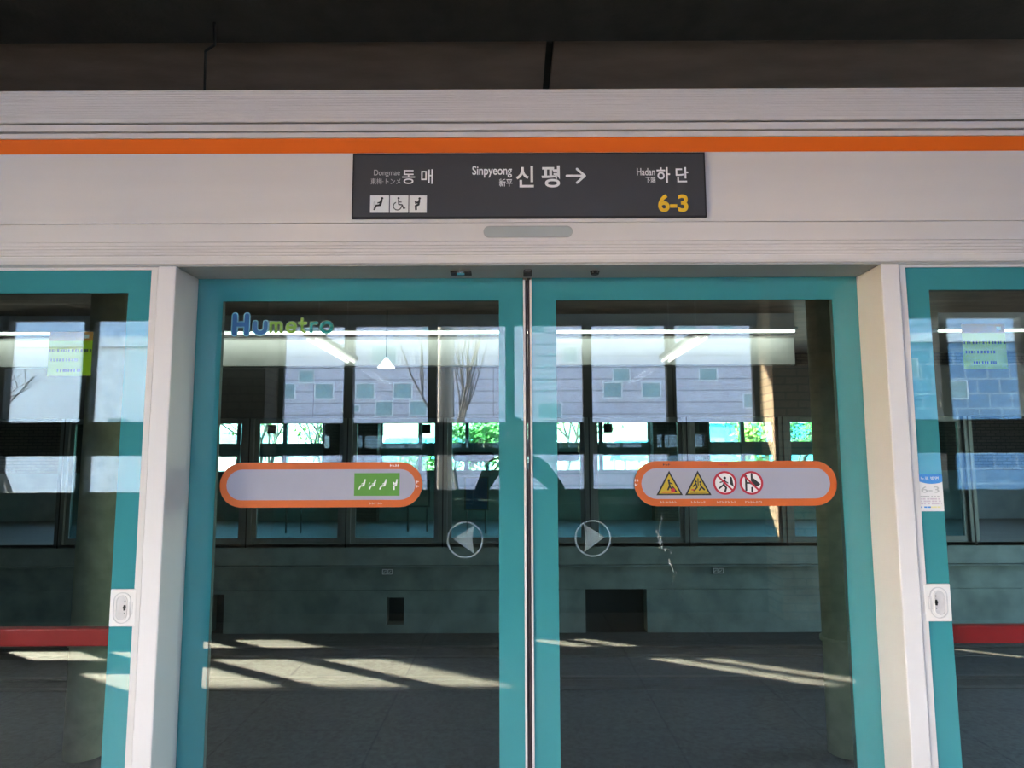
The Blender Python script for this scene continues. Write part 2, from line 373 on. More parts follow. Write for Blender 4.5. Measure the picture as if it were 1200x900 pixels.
# far platform
FY = 9.66                                               # track-side face of the far screen doors' frames
struct(MB().box(-14, 14, FY + 0.02, 14.1, -0.30, 0.0, GRANITE).build('floor_far'))
b = MB()
b.box(-14, 14, FY, FY + 0.30, -0.36, -0.06, CONCD)
b.box(-14, 14, FY - 0.02, FY + 0.1, -0.40, -0.375, CONCD)
b.box(-14, 14, FY + 0.12, FY + 0.40, -0.80, -0.36, CONC)
xs = [-14, -5.32, -5.07, -2.26, -1.95, 1.19, 2.25, 14]; zb = {1: (-1.52, -0.86), 3: (-1.38, -0.92), 5: (-1.52, -0.80)}
for i in range(7):
    if i in zb:
        z0, z1 = zb[i]
        b.box(xs[i], xs[i + 1], FY + 0.06, FY + 0.4, z1, -0.80, CONC) if z1 < -0.80 else None
        b.box(xs[i], xs[i + 1], FY + 0.06, FY + 0.4, -1.52, z0, CONC) if z0 > -1.52 else None
        b.box(xs[i] - .1, xs[i + 1] + .1, FY + 0.36, FY + 0.4, z0 - .2, z1 + .1, BLACK)
    else:
        b.box(xs[i], xs[i + 1], FY + 0.06, FY + 0.4, -1.52, -0.80, CONC)
struct(b.build('wall_far_platform_edge'))
station_wall(14.06, 1, 'wall_far', 4, 1.35)

# ================================================================== SCREEN DOOR HEADER
t = thing('screen_door_header', 'long off-white ribbed metal header with orange stripe above the sliding doors', 'door header', (0, 0.1, 2.186))
X0, X1 = -6, 6
rail = [(0.17, 2.186), (0.012, 2.186), (0.003, 2.190), (0.0, 2.200), (0.0, 2.214)]
z = 2.216
for k in range(4):
    rail += [(0.0035, z), (0.0035, z + 0.002), (0.0, z + 0.004), (0.0, z + 0.0105)]; z += 0.0115
rail += [(0.0, 2.266), (0.17, 2.266)]
MB().profile(rail, X0, X1, WHITE).build('lower_rail', t)
MB().box(X0, X1, 0.008, 0.17, 2.266, 2.2685, GREYP).box(X0, X1, 0.002, 0.17, 2.2685, 2.3355, WHITE).build('lamp_strip_panel', t)
MB().box(X0, X1, 0.010, 0.17, 2.3355, 2.3385, GREYP).box(X0, X1, 0.003, 0.17, 2.3385, 2.656, WHITE).build('fascia_panel', t)
MB().box(X0, X1, 0.0008, 0.003, 2.599, 2.655, ORANGE).build('orange_stripe', t)['label'] = 'orange stripe along the header'
MB().box(X0, X1, -0.004, 0.17, 2.656, 2.675, WHITE).box(X0, X1, 0.02, 0.17, 2.675, 2.680, BLACK).box(X0, X1, -0.010, 0.17, 2.680, 2.705, WHITE).box(X0, X1, 0.03, 0.17, 2.705, 2.712, BLACK).build('trim_band', t)
cn = [(0.36, 2.712), (-0.012, 2.712), (-0.016, 2.716)]
z = 2.718
for k in range(12):
    cn += [(-0.0165, z), (-0.0165, z + 0.0055), (-0.0145, z + 0.0065), (-0.0145, z + 0.0078)]; z += 0.0092
cn += [(-0.016, 2.829), (-0.011, 2.835), (0.36, 2.835)]
MB().profile(cn, X0, X1, WHITE).build('cornice', t)
MB().box(X0, X1, 0.005, 0.178, 2.180, 2.186, GREYP).build('soffit', t)
MB().box(X0, X1, 0.215, 0.36, 2.23, 2.712, FARDARK).build('machinery_cover', t)
cap = lambda x0, x1, z0, z1, n=12: (lambda r: [(x1 - r + r * cos(-pi / 2 + pi * k / n), z0 + r + r * sin(-pi / 2 + pi * k / n)) for k in range(n + 1)] + [(x0 + r + r * cos(pi / 2 + pi * k / n), z0 + r + r * sin(pi / 2 + pi * k / n)) for k in range(n + 1)])((z1 - z0) / 2)
m = MB(); m.ring(cap(-0.160, 0.160, 2.281, 2.323), cap(-0.157, 0.157, 2.284, 2.320), -0.002, 0.004, GREYP)
m.prism(cap(-0.157, 0.157, 2.284, 2.320), -0.0005, 0.004, LENS); m.build('indicator_lamp', t)
m = MB(); m.box(-0.285, -0.208, 0.070, 0.115, 2.172, 2.180, BLACK, 0.002); m.disc(-0.247, 2.176, 0.006, 0.064, 0.07, CHROME); m.box(-0.262, -0.232, 0.066, 0.10, 2.170, 2.175, CHROME, 0.001); m.build('door_sensor', t)
m = MB(); m.box(-0.016, 0.016, 0.06, 0.12, 2.168, 2.180, BLACK, 0.003); m.box(-0.012, 0.012, 0.055, 0.065, 2.173, 2.180, CHROME, 0.001); m.build('latch_catch', t)
m = MB(); m.tube([(0.248, 0.09, 2.180), (0.248, 0.09, 2.168)], [0.018, 0.014], BLACK, 14); m.box(0.236, 0.260, 0.076, 0.082, 2.171, 2.176, CHROME, 0.001); m.build('door_sensor', t)

# ------------------------------------------------------------------ station sign
def F(px, py): return (-1.901854 + 0.00308161 * px - 1.9292e-05 * py, 3.177318 - 1.211e-05 * px - 0.00320039 * py)
def bx(x0, x1, y0, y1):
    a = F(x0, y0); c = F(x1, y1); return a[0], c[0], c[1], a[1]
t = thing('station_sign', 'dark grey station name sign with white lettering and yellow 6-3 on the header', 'sign', (0, 0.0, 2.35))
MB().box(-0.629, 0.637, -0.010, 0.002, 2.352, 2.589, SIGN, 0.002).rect_ring((-0.631, 0.639, 2.350, 2.591), (-0.626, 0.634, 2.355, 2.586), -0.0125, 0.002, BLACK).build('sign_panel', t)
TY = -0.0108
def sgn(body, x0, x1, y0, y1, m, bold, nm, lab):
    q = bx(x0, x1, y0, y1)
    o = MB().text(body, *q, TY, m, bold).build(nm, t); o['label'] = lab
sgn('Dongmae', 438.5, 469, 200.5, 209, INKG, 0.0, 'lettering', 'small white lettering Dongmae')
sgn('東梅·トンメ', 435, 470, 210.5, 217.5, INKG, 0.0, 'lettering', 'small white lettering under Dongmae')
sgn('동 매', 471.5, 507.5, 200, 217, INK, 0.008, 'lettering', 'white Korean lettering at the sign\'s left end')
sgn('Sinpyeong', 553.5, 600, 196, 209.5, INK, 0.014, 'lettering', 'white lettering Sinpyeong')
sgn('新平', 585, 600.5, 211, 220, INK, 0.012, 'lettering', 'small white Chinese characters under Sinpyeong')
sgn('신', 604.5, 625.5, 196, 221, INK, 0.018, 'lettering', 'large white Korean letter 신'); sgn('평', 634.5, 656, 195.5, 221, INK, 0.018, 'lettering', 'large white Korean letter 평')
sgn('Hadan', 746, 767, 198.5, 207, INK, 0.006, 'lettering', 'small white lettering Hadan')
sgn('下端', 756, 767.5, 208.5, 216, INK, 0.006, 'lettering', 'small white Chinese characters under Hadan')
sgn('하 단', 769, 806, 197.5, 215.5, INK, 0.014, 'lettering', 'white Korean lettering at the sign\'s right end')
sgn('6-3', 770, 805, 229, 249.5, INKY, 0.030, 'lettering', 'yellow door number 6-3')
m = MB(); a = F(664, 207.5); c = F(685, 207.5)
m.stroke([a, c], 0.0085, TY, TY + 0.001, INK); m.stroke([F(676, 199.5), c, F(676, 215.5)], 0.0085, TY, TY + 0.001, INK); m.build('arrow', t)['label'] = 'white arrow pointing right'
# pictogram tiles: tile 1 px unit
def person_sitting(m, cx, cz, s, y, ink, flip=1):
    P = lambda u, v: (cx + flip * u * s, cz + v * s)
    m.disc(*P(0.16, 0.36), 0.075 * s, y, y + 0.0008, ink, 14)
    m.stroke([P(0.12, 0.22), P(0.04, -0.06)], 0.15 * s, y, y + 0.0008, ink)
    m.stroke([P(0.04, -0.08), P(-0.20, -0.10), P(-0.32, -0.34)], 0.11 * s, y, y + 0.0008, ink)
    m.stroke([P(0.10, 0.14), P(-0.10, 0.06)], 0.07 * s, y, y + 0.0008, ink)
def cane(m, cx, cz, s, y, ink):
    P = lambda u, v: (cx + u * s, cz + v * s)
    m.stroke([P(-0.40, -0.36), P(-0.40, 0.12), P(-0.32, 0.16)], 0.045 * s, y, y + 0.0008, ink)
def wheelchair(m, cx, cz, s, y, ink):
    P = lambda u, v: (cx + u * s, cz + v * s)
    m.disc(*P(-0.04, 0.38), 0.07 * s, y, y + 0.0008, ink, 14)
    m.stroke([P(-0.04, 0.26), P(-0.02, -0.04), P(0.20, -0.06), P(0.30, -0.30), P(0.38, -0.27)], 0.075 * s, y, y + 0.0008, ink)
    m.stroke([P(-0.02, 0.12), P(0.14, 0.12)], 0.06 * s, y, y + 0.0008, ink)
    m.stroke([P(-0.10 + 0.26 * cos(q), -0.14 + 0.26 * sin(q)) for q in [radians(115 + 22 * k) for k in range(12)]], 0.055 * s, y, y + 0.0008, ink)
def person_child(m, cx, cz, s, y, ink):
    P = lambda u, v: (cx + u * s, cz + v * s)
    m.disc(*P(0.10, 0.36), 0.075 * s, y, y + 0.0008, ink, 14)
    m.stroke([P(0.08, 0.22), P(0.04, -0.04), P(-0.14, -0.12), P(-0.12, -0.36)], 0.13 * s, y, y + 0.0008, ink)
    m.stroke([P(0.04, 0.12), P(-0.14, 0.06)], 0.12 * s, y, y + 0.0008, ink)
    m.disc(*P(-0.16, 0.16), 0.06 * s, y, y + 0.0008, ink, 12)
for k, (x0, x1) in enumerate(((435, 457), (458, 479.5), (480.5, 501))):
    q = bx(x0, x1, 230.5, 250.5); m = MB(); m.box(q[0], q[1], TY - 0.0012, TY + 0.001, q[2], q[3], TILE, 0.0008)
    cx, cz = (q[0] + q[1]) / 2, (q[2] + q[3]) / 2
    if k == 0: person_sitting(m, cx, cz, 0.058, TY - 0.0022, INKB); cane(m, cx, cz, 0.05, TY - 0.0022, INKG)
    elif k == 1: wheelchair(m, cx, cz, 0.056, TY - 0.0022, INKB)
    else: person_child(m, cx, cz, 0.056, TY - 0.0022, INKB)
    m.build('pictogram_tile', t)['label'] = ('white tile with elderly person pictogram', 'white tile with wheelchair pictogram', 'white tile with person and child pictogram')[k]

# ------------------------------------------------------------------ posts beside the doors
for s, lab in ((-1, 'off-white square metal post at the left jamb of the sliding doors'), (1, 'off-white square metal post at the right jamb of the sliding doors')):
    t = thing('screen_door_post', lab, 'post', (s * 1.29, 0.09, 0))
    MB().box(s * 1.256, s * 1.3215, 0.0, 0.177, 0.02, 2.1795, WHITE2, 0.004).build('shaft', t)
    MB().box(s * 1.3215, s * 1.3255, 0.014, 0.15, 0.02, 2.1795, RUBBER).build('gasket', t)
    MB().box(s * 1.250, s * 1.3255, -0.004, 0.181, 0.0, 0.02, CHROME, 0.002).build('base_plate', t)

# ------------------------------------------------------------------ sliding door leaves
def leaf(s, label):
    """s = -1 the left leaf, 1 the right one; geometry is written for the right one and mirrored by s"""
    t = thing('sliding_door', label, 'sliding door', (s * 0.64, 0.19, 0))
    out = sorted((s * 0.0165, s * 1.30)); inn = sorted((s * 0.1085, s * 1.162))
    MB().box(out[0], out[1], 0.182, 0.192, 0.02, 2.215, PANE).build('glass_pane', t)['label'] = 'tinted glass pane'
    MB().rect_ring((out[0], out[1], 0.02, 2.215), (inn[0], inn[1], 0.13, 2.093), 0.179, 0.1818, TEAL).build('painted_border', t)['label'] = 'teal painted border of the glass'
    MB().rect_ring((out[0], out[1], 0.02, 2.215), (inn[0] - 0.004, inn[1] + 0.004, 0.126, 2.097), 0.1925, 0.212, STEEL).build('inner_frame', t)
    MB().box(s * 0.0085, s * 0.0165, 0.172, 0.205, 0.02, 2.172, WHITE, 0.001).build('edge_strip', t)['label'] = 'white aluminium edge strip'
    m = MB(); m.box(s * 0.0005, s * 0.0085, 0.180, 0.205, 0.02, 2.172, RUBBER, 0.002); m.build('rubber_seal', t)
    return t
left = leaf(-1, 'left sliding glass door with teal border, blue logo and green priority pictogram pill')
right = leaf(1, 'right sliding glass door with teal border and pill of warning triangles')
PY = 0.1788
def G(px, py): return (-1.944574 + 0.00315666 * px - 1.8766e-05 * py, 3.178807 - 1.042e-05 * px - 0.00312546 * py)
def pill(t, x0, x1):
    m = MB(); m.prism(cap(x0, x1, 1.3165, 1.4815), PY - 0.0022, 0.1815, PILLO); m.prism(cap(x0 + 0.026, x1 - 0.026, 1.343, 1.4555), PY - 0.0032, PY - 0.002, PILLW)
    o = m.build('pill_sign', t); return o
YS = PY - 0.0042
def dashes(m, x0, x1, py, ink, y, seed, h=0.011):      # a line of print too small to read
    rnd = random.Random(seed); a = G(x0, py); c = G(x1, py); x = a[0]
    while x < c[0]:
        wd = rnd.uniform(0.006, 0.011)
        m.stroke([(x, a[1] - h * 0.35), (x, a[1] + h * 0.35)], 0.0022, y, y + 0.0008, ink)
        m.stroke([(x, a[1] + h * rnd.uniform(-0.3, 0.3)), (min(x + wd * 0.7, c[0]), a[1] + h * rnd.uniform(-0.3, 0.3))], 0.0022, y, y + 0.0008, ink)
        x += wd + 0.002
p = pill(left, -1.144, -0.393); p['label'] = 'orange rimmed pill sign with green pictogram tile'
q = G(415, 554.5); q2 = G(468.5, 581)
m = MB(); m.box(q[0], q2[0], YS, YS + 0.0012, q2[1], q[1], GREEN, 0.0005)
for k in range(4):
    cx = G(425.5 + 12.3 * k, 568)
    person_sitting(m, cx[0], cx[1], 0.046, YS - 0.001, INK) if k in (0, 2) else person_child(m, cx[0] + 0.004, cx[1], 0.046, YS - 0.001, INK) if k == 3 else (person_sitting(m, cx[0], cx[1], 0.044, YS - 0.001, INK), cane(m, cx[0], cx[1], 0.04, YS - 0.001, INK))
m.build('priority_tile', p)['label'] = 'green tile with four white seated figures'
m = MB(); dashes(m, 457, 467, 545.5, STKW, PY - 0.0032, 3); dashes(m, 434, 449, 590, DIMINK, PY - 0.0032, 4, 0.008)
dashes(m, 488.5, 492, 565, STKW, PY - 0.0032, 5); dashes(m, 488.5, 492, 570, STKW, PY - 0.0032, 6); m.build('caption', p)
p = pill(right, 0.392, 1.142); p['label'] = 'orange rimmed pill sign with four warning symbols'
def triangle(px, kind):
    (cx, cz) = G(px, 566); w2, h2 = 0.049, 0.045
    m = MB(); tri = lambda k, dz=0: [(cx - w2 * k, cz - h2 * k + dz), (cx + w2 * k, cz - h2 * k + dz), (cx, cz + h2 * k + dz)]
    m.prism(tri(1.0), YS, YS + 0.0012, INKB); m.prism(tri(0.80, -0.003), YS - 0.0008, YS + 0.0002, YEL)
    y = YS - 0.0018; P = lambda u, v: (cx + u * 0.04, cz + v * 0.04)
    if kind == 0:
        m.disc(*P(-0.05, 0.24), 0.0045, y, y + 0.0008, INKB, 12); m.stroke([P(-0.05, 0.1), P(0.02, -0.25), P(-0.15, -0.6)], 0.006, y, y + 0.0008, INKB)
        m.stroke([P(-0.02, 0.05), P(0.25, -0.1)], 0.004, y, y + 0.0008, INKB); m.stroke([P(0.02, -0.3), P(0.3, -0.7)], 0.006, y, y + 0.0008, INKB)
        m.prism([P(0.25, -0.2), P(0.75, -0.85), P(0.25, -0.85)], y, y + 0.0008, INKB); m.disc(*P(0.30, -0.66), 0.008, y - 0.0008, y, RED, 12)
        m.stroke([P(-0.7, -0.85), P(0.2, -0.85)], 0.003, y, y + 0.0008, RED)
    else:
        m.stroke([P(0.0, 0.4), P(0.0, -0.2)], 0.0035, y, y + 0.0008, INKB)
        m.stroke([P(-0.45, -0.3), P(-0.2, -0.05), P(-0.1, -0.4), P(-0.4, -0.7)], 0.005, y, y + 0.0008, INKB)
        m.stroke([P(0.2, -0.1), P(0.3, -0.4), P(0.1, -0.65)], 0.005, y, y + 0.0008, INKB); m.stroke([P(0.3, -0.35), P(0.55, -0.6)], 0.006, y, y + 0.0008, INKB)
        m.disc(*P(0.2, 0.08), 0.004, y, y + 0.0008, INKB, 10); m.disc(*P(-0.2, 0.12), 0.004, y, y + 0.0008, INKB, 10)
        m.stroke([P(-0.6, -0.62), P(-0.4, -0.62)], 0.004, y, y + 0.0008, RED); m.stroke([P(-0.7, -0.85), P(0.7, -0.85)], 0.003, y, y + 0.0008, INKB)
    return m
triangle(784.5, 0).build('warning_triangle', p)['label'] = 'yellow triangle with figure and train edge'
triangle(818, 1).build('warning_triangle', p)['label'] = 'yellow triangle with falling figure'
def prohibited(px, kind):
    (cx, cz) = G(px, 566); r = 0.0435; n = 32; m = MB(); c = lambda rr: [(cx + rr * cos(2 * pi * k / n), cz + rr * sin(2 * pi * k / n)) for k in range(n)]
    m.prism(c(r * 0.9), YS + 0.0004, YS + 0.0012, STKW); m.ring(c(r), c(r * 0.83), YS - 0.0012, YS + 0.0012, RED)
    y = YS - 0.0006; P = lambda u, v: (cx + u * r, cz + v * r)
    if kind == 0:
        m.disc(*P(0.0, 0.42), 0.005, y, y + 0.0008, INKB, 12); m.stroke([P(-0.02, 0.2), P(-0.1, -0.15), P(0.1, -0.4), P(0.0, -0.7)], 0.007, y, y + 0.0008, INKB)
        m.stroke([P(-0.1, -0.15), P(-0.5, -0.45)], 0.006, y, y + 0.0008, INKB); m.stroke([P(-0.4, 0.05), P(0.0, 0.15), P(0.25, 0.0)], 0.004, y, y + 0.0008, INKB)
        m.prism([P(0.42, 0.6), P(0.62, 0.45), P(0.75, -0.35), P(0.45, -0.1)], y, y + 0.0008, INKB)
    else:
        m.stroke([P(-0.45, 0.6), P(-0.45, -0.6)], 0.007, y, y + 0.0008, INKB); m.stroke([P(0.05, 0.75), P(0.05, 0.2)], 0.007, y, y + 0.0008, INKB)
        m.prism([P(0.2, 0.4), P(0.78, -0.1), P(0.5, -0.3), P(-0.1, -0.1)], y, y + 0.0008, INKB); m.stroke([P(-0.4, 0.0), P(0.1, 0.0)], 0.006, y, y + 0.0008, INKB)
        m.stroke([P(0.05, -0.4), P(0.05, -0.72)], 0.007, y, y + 0.0008, INKB)
    m.stroke([P(-0.6, 0.6), P(0.6, -0.6)], 0.0065, YS - 0.0018, YS - 0.0008, RED)
    return m
prohibited(849.5, 0).build('prohibition_symbol', p)['label'] = 'red circle crossing out a running figure'
prohibited(880.5, 1).build('prohibition_symbol', p)['label'] = 'red circle crossing out a leaning figure'
m = MB(); dashes(m, 774, 793, 588.5, DIMINK, PY - 0.0032, 8, 0.010); dashes(m, 810, 826, 588.5, DIMINK, PY - 0.0032, 9, 0.010)
dashes(m, 840, 861, 588.5, DIMINK, PY - 0.0032, 10, 0.010); dashes(m, 873, 892, 588.5, DIMINK, PY - 0.0032, 11, 0.010)
dashes(m, 778, 787, 544.5, INKB, PY - 0.0032, 12, 0.008); dashes(m, 843, 853, 544.5, RED, PY - 0.0032, 13, 0.008)
dashes(m, 744.5, 748, 563, STKW, PY - 0.0032, 14); dashes(m, 744.5, 748, 568, STKW, PY - 0.0032, 15); m.build('caption', p)
# logo on the left leaf: round-ended letters with a pale outline
def letter(m, strokes, wd, ow, ink, out, y):
    for st in strokes:
        m.stroke(st, wd + ow, y, y + 0.0005, out)
    for st in strokes:
        m.stroke(st, wd, y - 0.0008, y - 0.0001, ink)
def arc(cx, cz, rx, rz, a0, a1, n=12): return [(cx + rx * cos(radians(a0 + (a1 - a0) * k / n)), cz + rz * sin(radians(a0 + (a1 - a0) * k / n))) for k in range(n + 1)]
LY = 0.1808
m = MB(); x, z0 = -1.114, 1.970
letter(m, [[(x, z0), (x, z0 + 0.068)], [(x + 0.046, z0), (x + 0.046, z0 + 0.068)], [(x, z0 + 0.034), (x + 0.046, z0 + 0.034)]], 0.017, 0.009, BLUE, LBLUE, LY)
letter(m, [[(-1.036, z0 + 0.040)] + arc(-1.016, z0 + 0.020, 0.020, 0.019, 180, 360) + [(-0.996, z0 + 0.040)]], 0.015, 0.009, BLUE, LBLUE, LY)
m.build('logo_letters', left)['label'] = 'blue letters Hu of the logo'
m = MB(); z0 = 1.974
letter(m, [[(-0.976, z0), (-0.976, z0 + 0.036)], arc(-0.966, z0 + 0.026, 0.010, 0.010, 180, 0) + [(-0.956, z0)], arc(-0.946, z0 + 0.026, 0.010, 0.010, 180, 0) + [(-0.936, z0)]], 0.009, 0.005, LOGREEN, LOGPALE, LY)
letter(m, [[(-0.914, z0 + 0.018)] + [(-0.884, z0 + 0.018)] + arc(-0.898, z0 + 0.018, 0.016, 0.018, 20, 320)], 0.009, 0.005, LOGREEN, LOGPALE, LY)
letter(m, [[(-0.857, z0 + 0.050), (-0.857, z0 + 0.008), (-0.846, z0 - 0.001)], [(-0.868, z0 + 0.034), (-0.843, z0 + 0.034)]], 0.009, 0.005, LOGREEN, LOGPALE, LY)
letter(m, [[(-0.822, z0), (-0.822, z0 + 0.034)], arc(-0.808, z0 + 0.022, 0.014, 0.013, 180, 60)], 0.009, 0.005, LOGTEAL, LOGPALE, LY)
letter(m, [arc(-0.764, z0 + 0.018, 0.020, 0.019, 0, 360)], 0.011, 0.005, LOGTEAL, LOGPALE, LY)
m.build('logo_letters', left)['label'] = 'green and teal letters metro of the logo'
def arrow_decal(t, cx, cz, s):
    m = MB(); n = 40; c = lambda rr: [(cx + rr * cos(2 * pi * k / n), cz + rr * sin(2 * pi * k / n)) for k in range(n)]
    m.ring(c(0.067), c(0.061), 0.1806, 0.1818, DECAL)
    m.prism([(cx - s * 0.033, cz + 0.052), (cx + s * 0.044, cz + 0.004), (cx - s * 0.033, cz - 0.050), (cx - s * 0.026, cz)], 0.1806, 0.1818, DECAL)
    m.build('opening_arrow_decal', t)['label'] = 'frosted round arrow decal'
arrow_decal(left, -0.234, 1.197, -1); arrow_decal(right, 0.236, 1.201, 1)
m = MB(); rnd = random.Random(3)
for (xa, ya), (xb, yb), n, sp, wd in (((775, 604), (770, 628), 9, .8, .0035), ((769, 622), (775, 641), 16, 1.5, .006), ((773, 640), (787, 646), 12, 1.8, .004), ((781, 656), (787, 665), 8, 1.2, .005),
                                      ((790, 668), (786, 681), 5, 1.0, .003), ((788, 688), (790, 700), 4, 1.2, .0025), ((798, 690), (796, 700), 4, .8, .0025)):
    for k in range(n):
        f = k / max(1, n - 1); px_, py_ = xa + (xb - xa) * f + rnd.gauss(0, sp * .6), ya + (yb - ya) * f + rnd.gauss(0, sp * .6)
        m.stroke([G(px_, py_), G(px_ + rnd.uniform(-1.5, 1.5), py_ + rnd.uniform(.5, 2.5))], wd * rnd.uniform(.4, 1.1), 0.1812, 0.1818, SMEAR)
m.build('smear', right)['label'] = 'pale dried smear on the glass'

# ------------------------------------------------------------------ fixed emergency panels at either side
def side_panel(s, label):
    t = thing('emergency_door', label, 'emergency door', (s * 2.04, 0.04, 0))
    o = sorted((s * 1.326, s * 2.78)); f = sorted((s * 1.348, s * 2.758)); i = sorted((s * 1.432, s * 2.675))
    MB().rect_ring((o[0], o[1], 0.02, 2.1795), (f[0], f[1], 0.045, 2.170), 0.010, 0.060, WHITE).build('frame', t)['label'] = 'white aluminium frame'
    MB().box(f[0], f[1], 0.021, 0.031, 0.045, 2.170, PANE2).build('glass_pane', t)
    MB().rect_ring((f[0], f[1], 0.045, 2.170), (i[0], i[1], 0.13, 2.088), 0.018, 0.0208, TEAL).build('painted_border', t)['label'] = 'teal painted border of the glass'
    MB().rect_ring((f[0], f[1], 0.045, 2.170), (i[0] - 0.003, i[1] + 0.003, 0.127, 2.091), 0.0315, 0.055, STEEL).build('inner_frame', t)
    m = MB(); m.box(i[0], i[1], 0.055, 0.095, 0.855, 0.915, BARRED, 0.006); m.build('push_bar', t)['label'] = 'red push bar'
    # lock plate
    zc = 0.994 if s < 0 else 1.003; xa, xb = sorted((s * 1.338, s * 1.4285)); xc = s * 1.386
    m = MB(); m.box(xa, xb, 0.009, 0.0178, zc - 0.062, zc + 0.062, PLASTIC, 0.003)
    pl = m.build('lock_plate', t); pl['label'] = 'ivory lock plate'
    oc = lambda w2, h2, dx=0: (lambda n: [(xc + dx + w2 * cos(2 * pi * k / n) * (1.0), zc + (h2 - w2) * (1 if sin(2 * pi * k / n) > 1e-9 else -1 if sin(2 * pi * k / n) < -1e-9 else 0) + w2 * sin(2 * pi * k / n)) for k in range(n)])(36)
    m = MB(); m.ring(oc(0.030, 0.052), oc(0.027, 0.049), 0.0072, 0.0095, PLASTIC2); m.build('rim', pl)
    m = MB(); m.prism(oc(0.0175, 0.040, s * 0.002), 0.0080, 0.0095, PLASTIC2); m.ring(oc(0.0195, 0.042, s * 0.002), oc(0.0170, 0.0395, s * 0.002), 0.006, 0.0095, PLASTIC); m.build('pull_recess', pl)
    m = MB(); kx = xc - s * 0.010; m.disc(kx, zc + 0.002, 0.0055, 0.0050, 0.0085, INKB, 14); m.box(kx - 0.003, kx + 0.003, 0.005, 0.0085, zc - 0.008, zc + 0.010, INKB)
    m.disc(kx, zc + 0.022, 0.0022, 0.0065, 0.0085, STEEL, 10); m.disc(kx, zc - 0.018, 0.0022, 0.0065, 0.0085, STEEL, 10); m.build('keyhole', pl)
    m = MB(); m.rect_ring((*sorted((xc - s * 0.024, xc - s * 0.036)), zc - 0.022, zc + 0.020), (*sorted((xc - s * 0.0255, xc - s * 0.0345)), zc - 0.0205, zc + 0.0185), 0.0082, 0.0095, PLASTIC2); m.build('latch_tab', pl)
    # sticker behind the glass
    xa, xb, za, zb_ = (-1.712, -1.557, 1.791, 1.950) if s < 0 else (1.547, 1.702, 1.803, 1.967)
    m = MB(); m.box(xa, xb, 0.0315, 0.0325, za, zb_ - 0.033, STKY); m.box(xa, xb, 0.0315, 0.0325, zb_ - 0.033, zb_, STKO)
    rnd = random.Random(5 + s)
    for zz, a, c in ((zb_ - 0.068, 0.02, 0.97), (zb_ - 0.102, 0.06, 0.70), (zb_ - 0.140, 0.22, 0.78)):
        x = xa + a * (xb - xa)
        while x < xa + c * (xb - xa):
            m.box(x, x + rnd.uniform(0.004, 0.008), 0.0312, 0.0316, zz - 0.005, zz + 0.005, INKB); x += rnd.uniform(0.008, 0.013)
    m.box(xb - 0.030, xb - 0.014, 0.0312, 0.0316, zb_ - 0.024, zb_ - 0.010, STKW)
    m.build('notice_sticker', t)['label'] = 'lime yellow sticker with orange heading'
    return t
side_panel(-1, 'glass emergency door panel with red push bar, left of the sliding doors')
sp = side_panel(1, 'glass emergency door panel with blue and white door number sticker')
m = MB(); m.box(1.341, 1.431, 0.0165, 0.018, 1.308, 1.434, STKW)
wv = [(1.341, 1.434), (1.431, 1.434), (1.431, 1.409)] + [(1.431 - 0.09 * k / 10, 1.407 - 0.008 * sin(pi * k / 10) + 0.006 * (k / 10)) for k in range(1, 11)]
m.prism(wv, 0.0158, 0.0166, STKB)
m.text('노포 방면', 1.355, 1.418, 1.414, 1.427, 0.0154, STKW, 0.01); m.text('6-3', 1.356, 1.418, 1.371, 1.393, 0.0160, INKG, 0.012)
for zz, ink in ((1.358, INKG), (1.350, PINK), (1.342, PINK), (1.334, PINK), (1.322, SYEL)):
    x = 1.350
    while x < 1.422:
        m.box(x, min(x + random.uniform(0.004, 0.012), 1.424), 0.0160, 0.0166, zz - 0.0025, zz + 0.0025, ink if zz > 1.33 or x > 1.375 else STKB); x += random.uniform(0.008, 0.015)
m.build('door_number_sticker', sp)['label'] = 'white sticker with blue top and number 6-3'

# ================================================================== BEHIND THE CAMERA
def hanging_lamp(x, label):
    t = thing('hanging_lamp', label, 'ceiling lamp', (x, -3.13, 2.40), 'twin tube lamps hanging over the platform')
    MB().box(x - 0.06, x + 0.06, -3.80, -2.46, 2.435, 2.475, LAMPBODY, 0.004).build('housing', t)
    for dx in (-0.032, 0.032): MB().tube([(x + dx, -3.76, 2.415), (x + dx, -2.50, 2.415)], 0.013, TUBE, 10).build('tube', t)
    for y in (-3.6, -2.66): MB().tube([(x, y, 2.475), (x, y, 4.0)], 0.006, LAMPBODY, 8).build('suspension_rod', t)
hanging_lamp(-1.62, 'twin fluorescent tube lamp hanging over the platform, left one in the reflection')
hanging_lamp(1.42, 'twin fluorescent tube lamp hanging over the platform, right one in the reflection')
